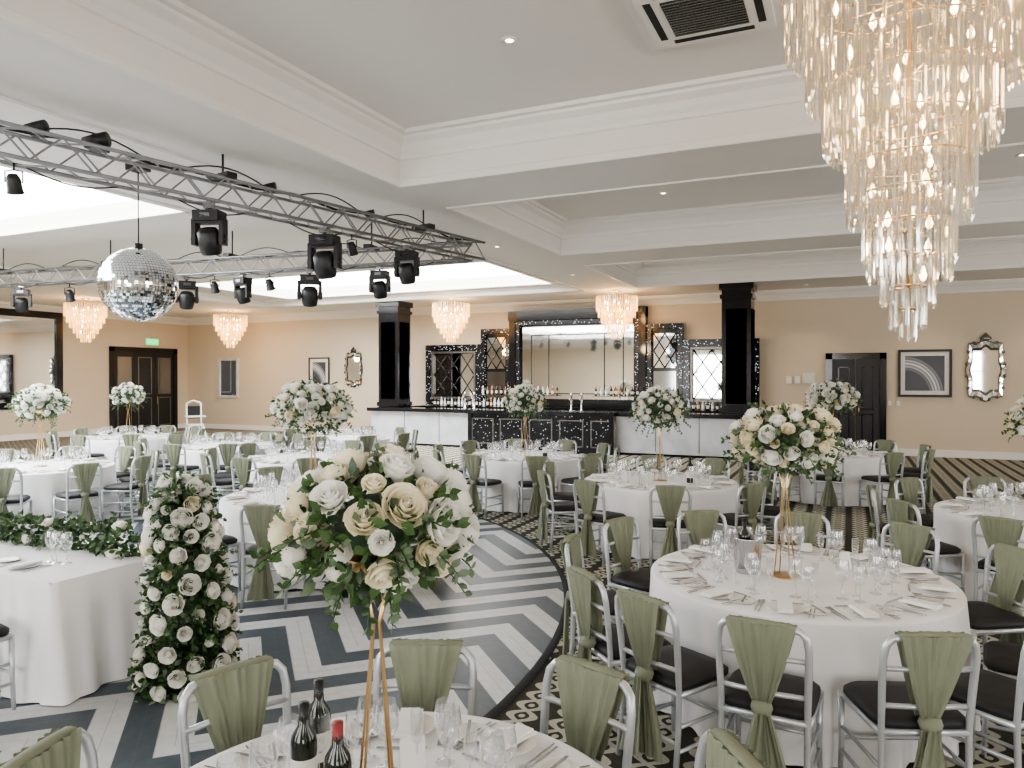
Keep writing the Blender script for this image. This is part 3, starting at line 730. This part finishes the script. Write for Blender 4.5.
# ------------------------------------------------------------ head table
b=MB(); x0,x1,y0,y1_=-11.5,-4.4,2.85,3.65; zf=.018
def per(off,z,wob):
    out=[]; 
    segs=[((x0,y0),(x1,y0)),((x1,y0),(x1,y1_)),((x1,y1_),(x0,y1_)),((x0,y1_),(x0,y0))]
    for (a,c_) in segs:
        L=math.hypot(c_[0]-a[0],c_[1]-a[1]); m=max(8,int(L/.04)); dx,dy=(c_[0]-a[0])/L,(c_[1]-a[1])/L; nx,ny=dy,-dx
        for i in range(m):
            s_=i/m*L; f=off+wob*(math.sin(s_*14)*.6+math.sin(s_*31+1)*.4)
            e=min(s_,L-s_); cor=off*.8*max(0,1-e/.15)
            out.append((a[0]+dx*s_+nx*(f+cor*.4),a[1]+dy*s_+ny*(f+cor*.4),z))
    return out
rows=[per(0,.75,0),per(.008,.735,0),per(.02,.5,.015),per(.04,.25,.03),per(.06,zf,.045)]
m=len(rows[0]); b.add([p for r_ in rows for p in r_],[(i*m+k,i*m+(k+1)%m,i*m+m+(k+1)%m,i*m+m+k) for i in range(4) for k in range(m)],M_cloth,smooth=True)
b.bb(x0,x1,y0,y1_,.70,.7501,M_cloth)
b.obj('head_table')
b=MB(); g=MB()
for k in range(7):
    xx=-4.95-k*.8
    M=T((xx,y0+.17,.752))
    b.lathe([(.001,.004),(.05,.003),(.098,.014),(.10,.013)],M_china,24,M=M); b.box((0,0,.018),(.075,.2,.012),M_napk,M); b.lathe([(.001,.004),(.05,.003),(.07,.013),(.072,.012)],M_china,24,M=M@T((-.25,0.05,0)))
    for dx in (-.14,-.12,.12,.14): b.box((dx,0,.004),(.008,.19,.003),M_steel,M)
    for dx,dy in ((.1,.2),(.18,.22),(.02,.22)): glass(g,xx+dx,y0+.12+dy,.21,.038,.752)
b.obj('place_settings'); g.obj('wine_glasses')
for k in range(6):
    place(CH[k%4],'dining_chair',(-4.75-k*.85,y0-.34,.013),random.uniform(-.15,.15))
def foliage(b,pts,rad,nleaf,nrose,rr,rd,white=True,spr=20):
    L=len(pts)
    def at(t_):
        f=t_*(L-1); i=min(L-2,int(f)); return Vector(pts[i]).lerp(Vector(pts[i+1]),f-i),(Vector(pts[i+1])-Vector(pts[i])).normalized(),rad[i]+(rad[i+1]-rad[i])*(f-i)
    for i in range(nleaf):
        p,tg,q=at(rd.random()); d=rdir(rd); d=(d-tg*d.dot(tg)*.8).normalized()
        pp=p+d*q*rd.uniform(.6,1.06); 
        if pp.z<.03: pp.z=.03
        leaf(b,look(pp,d+rdir(rd)*.8,rd.random()*6),rd.uniform(.035,.065),rd.uniform(.03,.04),rd.choice([M_leaf1,M_leaf1,M_leaf2,M_leaf3]))
    for i in range(nrose):
        t_=(i+rd.random())/nrose; p,tg,q=at(min(.999,t_)); a=i*2.39996; o=tg.orthogonal().normalized(); d=Quaternion(tg,a)@o
        s_=rr*rd.choice([.6,.85,1,1.25]); pp=p+d*q*1.0; pp.z=max(pp.z,.06)
        rose(b,look(pp,d+rdir(rd)*.25,rd.random()*6),s_,M_rosew if rd.random()<.9 else M_rose,2,rd)
    for i in range(spr):
        p,tg,q=at(rd.random()); d=rdir(rd); d=(d-tg*d.dot(tg)*.8).normalized(); sprig(b,p+d*q*.8,d,rd.uniform(.08,.14),rd,rd.choice([M_leaf1,M_leaf2]),.032,5)
rd=random.Random(5)
b=MB(); pts=[(-4.5-i*.35,3.48+.04*math.sin(i),.85+.01*math.sin(i*2)) for i in range(18)]
foliage(b,pts,[.09]*18,3400,46,.040,rd,spr=100); b.obj('table_garland')
b=MB(); c=CR(-2.12,4.75); pts=[(c.x,c.y,.0),(c.x+.0,c.y,.25),(c.x,c.y,.6),(c.x-.02,c.y,.95),(c.x-.04,c.y,1.20),(c.x-.08,c.y,1.32)]
for i in range(5): b.tube([pts[i],pts[i+1]],[[.20,.17,.15,.12,.08,.03][i],[.20,.17,.15,.12,.08,.03][i+1]],M_leaf3,12)
foliage(b,pts,[.30,.27,.24,.20,.16,.06],3300,125,.050,rd,spr=80); b.obj('floral_pillar')
b=MB()
for sx in(-1,1):
    for sy in(-1,1): b.tube([(sx*.32,sy*.32,0),(sx*.16,sy*.16,.8)],.022,M_trim)
    b.tube([(sx*.17,-.15,.76),(sx*.17,-.22,1.35)],.022,M_trim)
b.tube([(-.17,-.22,1.35),(0,-.23,1.42),(.17,-.22,1.35)],.024,M_trim); b.box((0,0,.8),(.36,.36,.04),M_trim); b.box((0,-.2,1.12),(.3,.03,.32),M_black); b.box((0,.2,1.03),(.42,.26,.03),M_trim)
for s_ in (-1,1): b.tube([(s_*.2,-.2,1.02),(s_*.2,.2,1.02)],.018,M_trim); b.tube([(s_*.25,-.25,.35),(s_*.25,.25,.35)],.016,M_trim)
b.tube([(-.25,.25,.35),(.25,.25,.35)],.016,M_trim)
p=W(195,18.6); b.obj('high_chair',(p.x,p.y,0),1.0+pi)

# ------------------------------------------------------------ lights
def area(name,loc,rot,sx,sy,e,col):
    l=bpy.data.lights.new(name,'AREA'); l.shape='RECTANGLE'; l.size=sx; l.size_y=sy; l.energy=e; l.color=col
    o=bpy.data.objects.new(name,l); sc.collection.objects.link(o); o.location=loc; o.rotation_euler=rot
for h0,h1 in holesF: area('window_daylight',((h0+h1)/2,YF-.3,2.1),(pi/2,0,0),h1-h0,3,310,(1,.985,.96))
for h0,h1 in holesR: area('window_daylight',(XR+.3,(h0+h1)/2,2.1),(pi/2,0,pi/2),h1-h0,3,140,(1,.985,.96))
def spot(loc,e,ang=100,col=(1,.80,.58)):
    l=bpy.data.lights.new('ceiling_spot_lamp','SPOT'); l.energy=e; l.color=col; l.spot_size=math.radians(ang); l.spot_blend=.8; l.shadow_soft_size=.06
    o=bpy.data.objects.new('ceiling_spot_lamp',l); sc.collection.objects.link(o); o.location=loc
for p in ((-1,20.2),(1.8,20.2),(4.2,20.2),(-15,20.1)): spot((p[0],p[1],ZS-.03),60)
for x in (-2.75,2.1):
    for y in (5.9,11.8,17.0): spot((x,y,ZC-.03),55)
for x in (-11.5,-7.6,-3.6): spot((x,20.2,ZS-.03),90)  # added spots without fixtures, only to brighten the back bar
spot((-21,16.5,ZS-.03),60); spot((-20.5,12,ZS-.03),60)
w=bpy.data.worlds.new('world'); sc.world=w; w.use_nodes=True
w.node_tree.nodes['Background'].inputs[0].default_value=(.95,.97,1,1); w.node_tree.nodes['Background'].inputs[1].default_value=1.2
sc.view_settings.view_transform='AgX'
try: sc.view_settings.look='AgX - Medium High Contrast'
except Exception as e: print(e)
sc.view_settings.exposure=.35
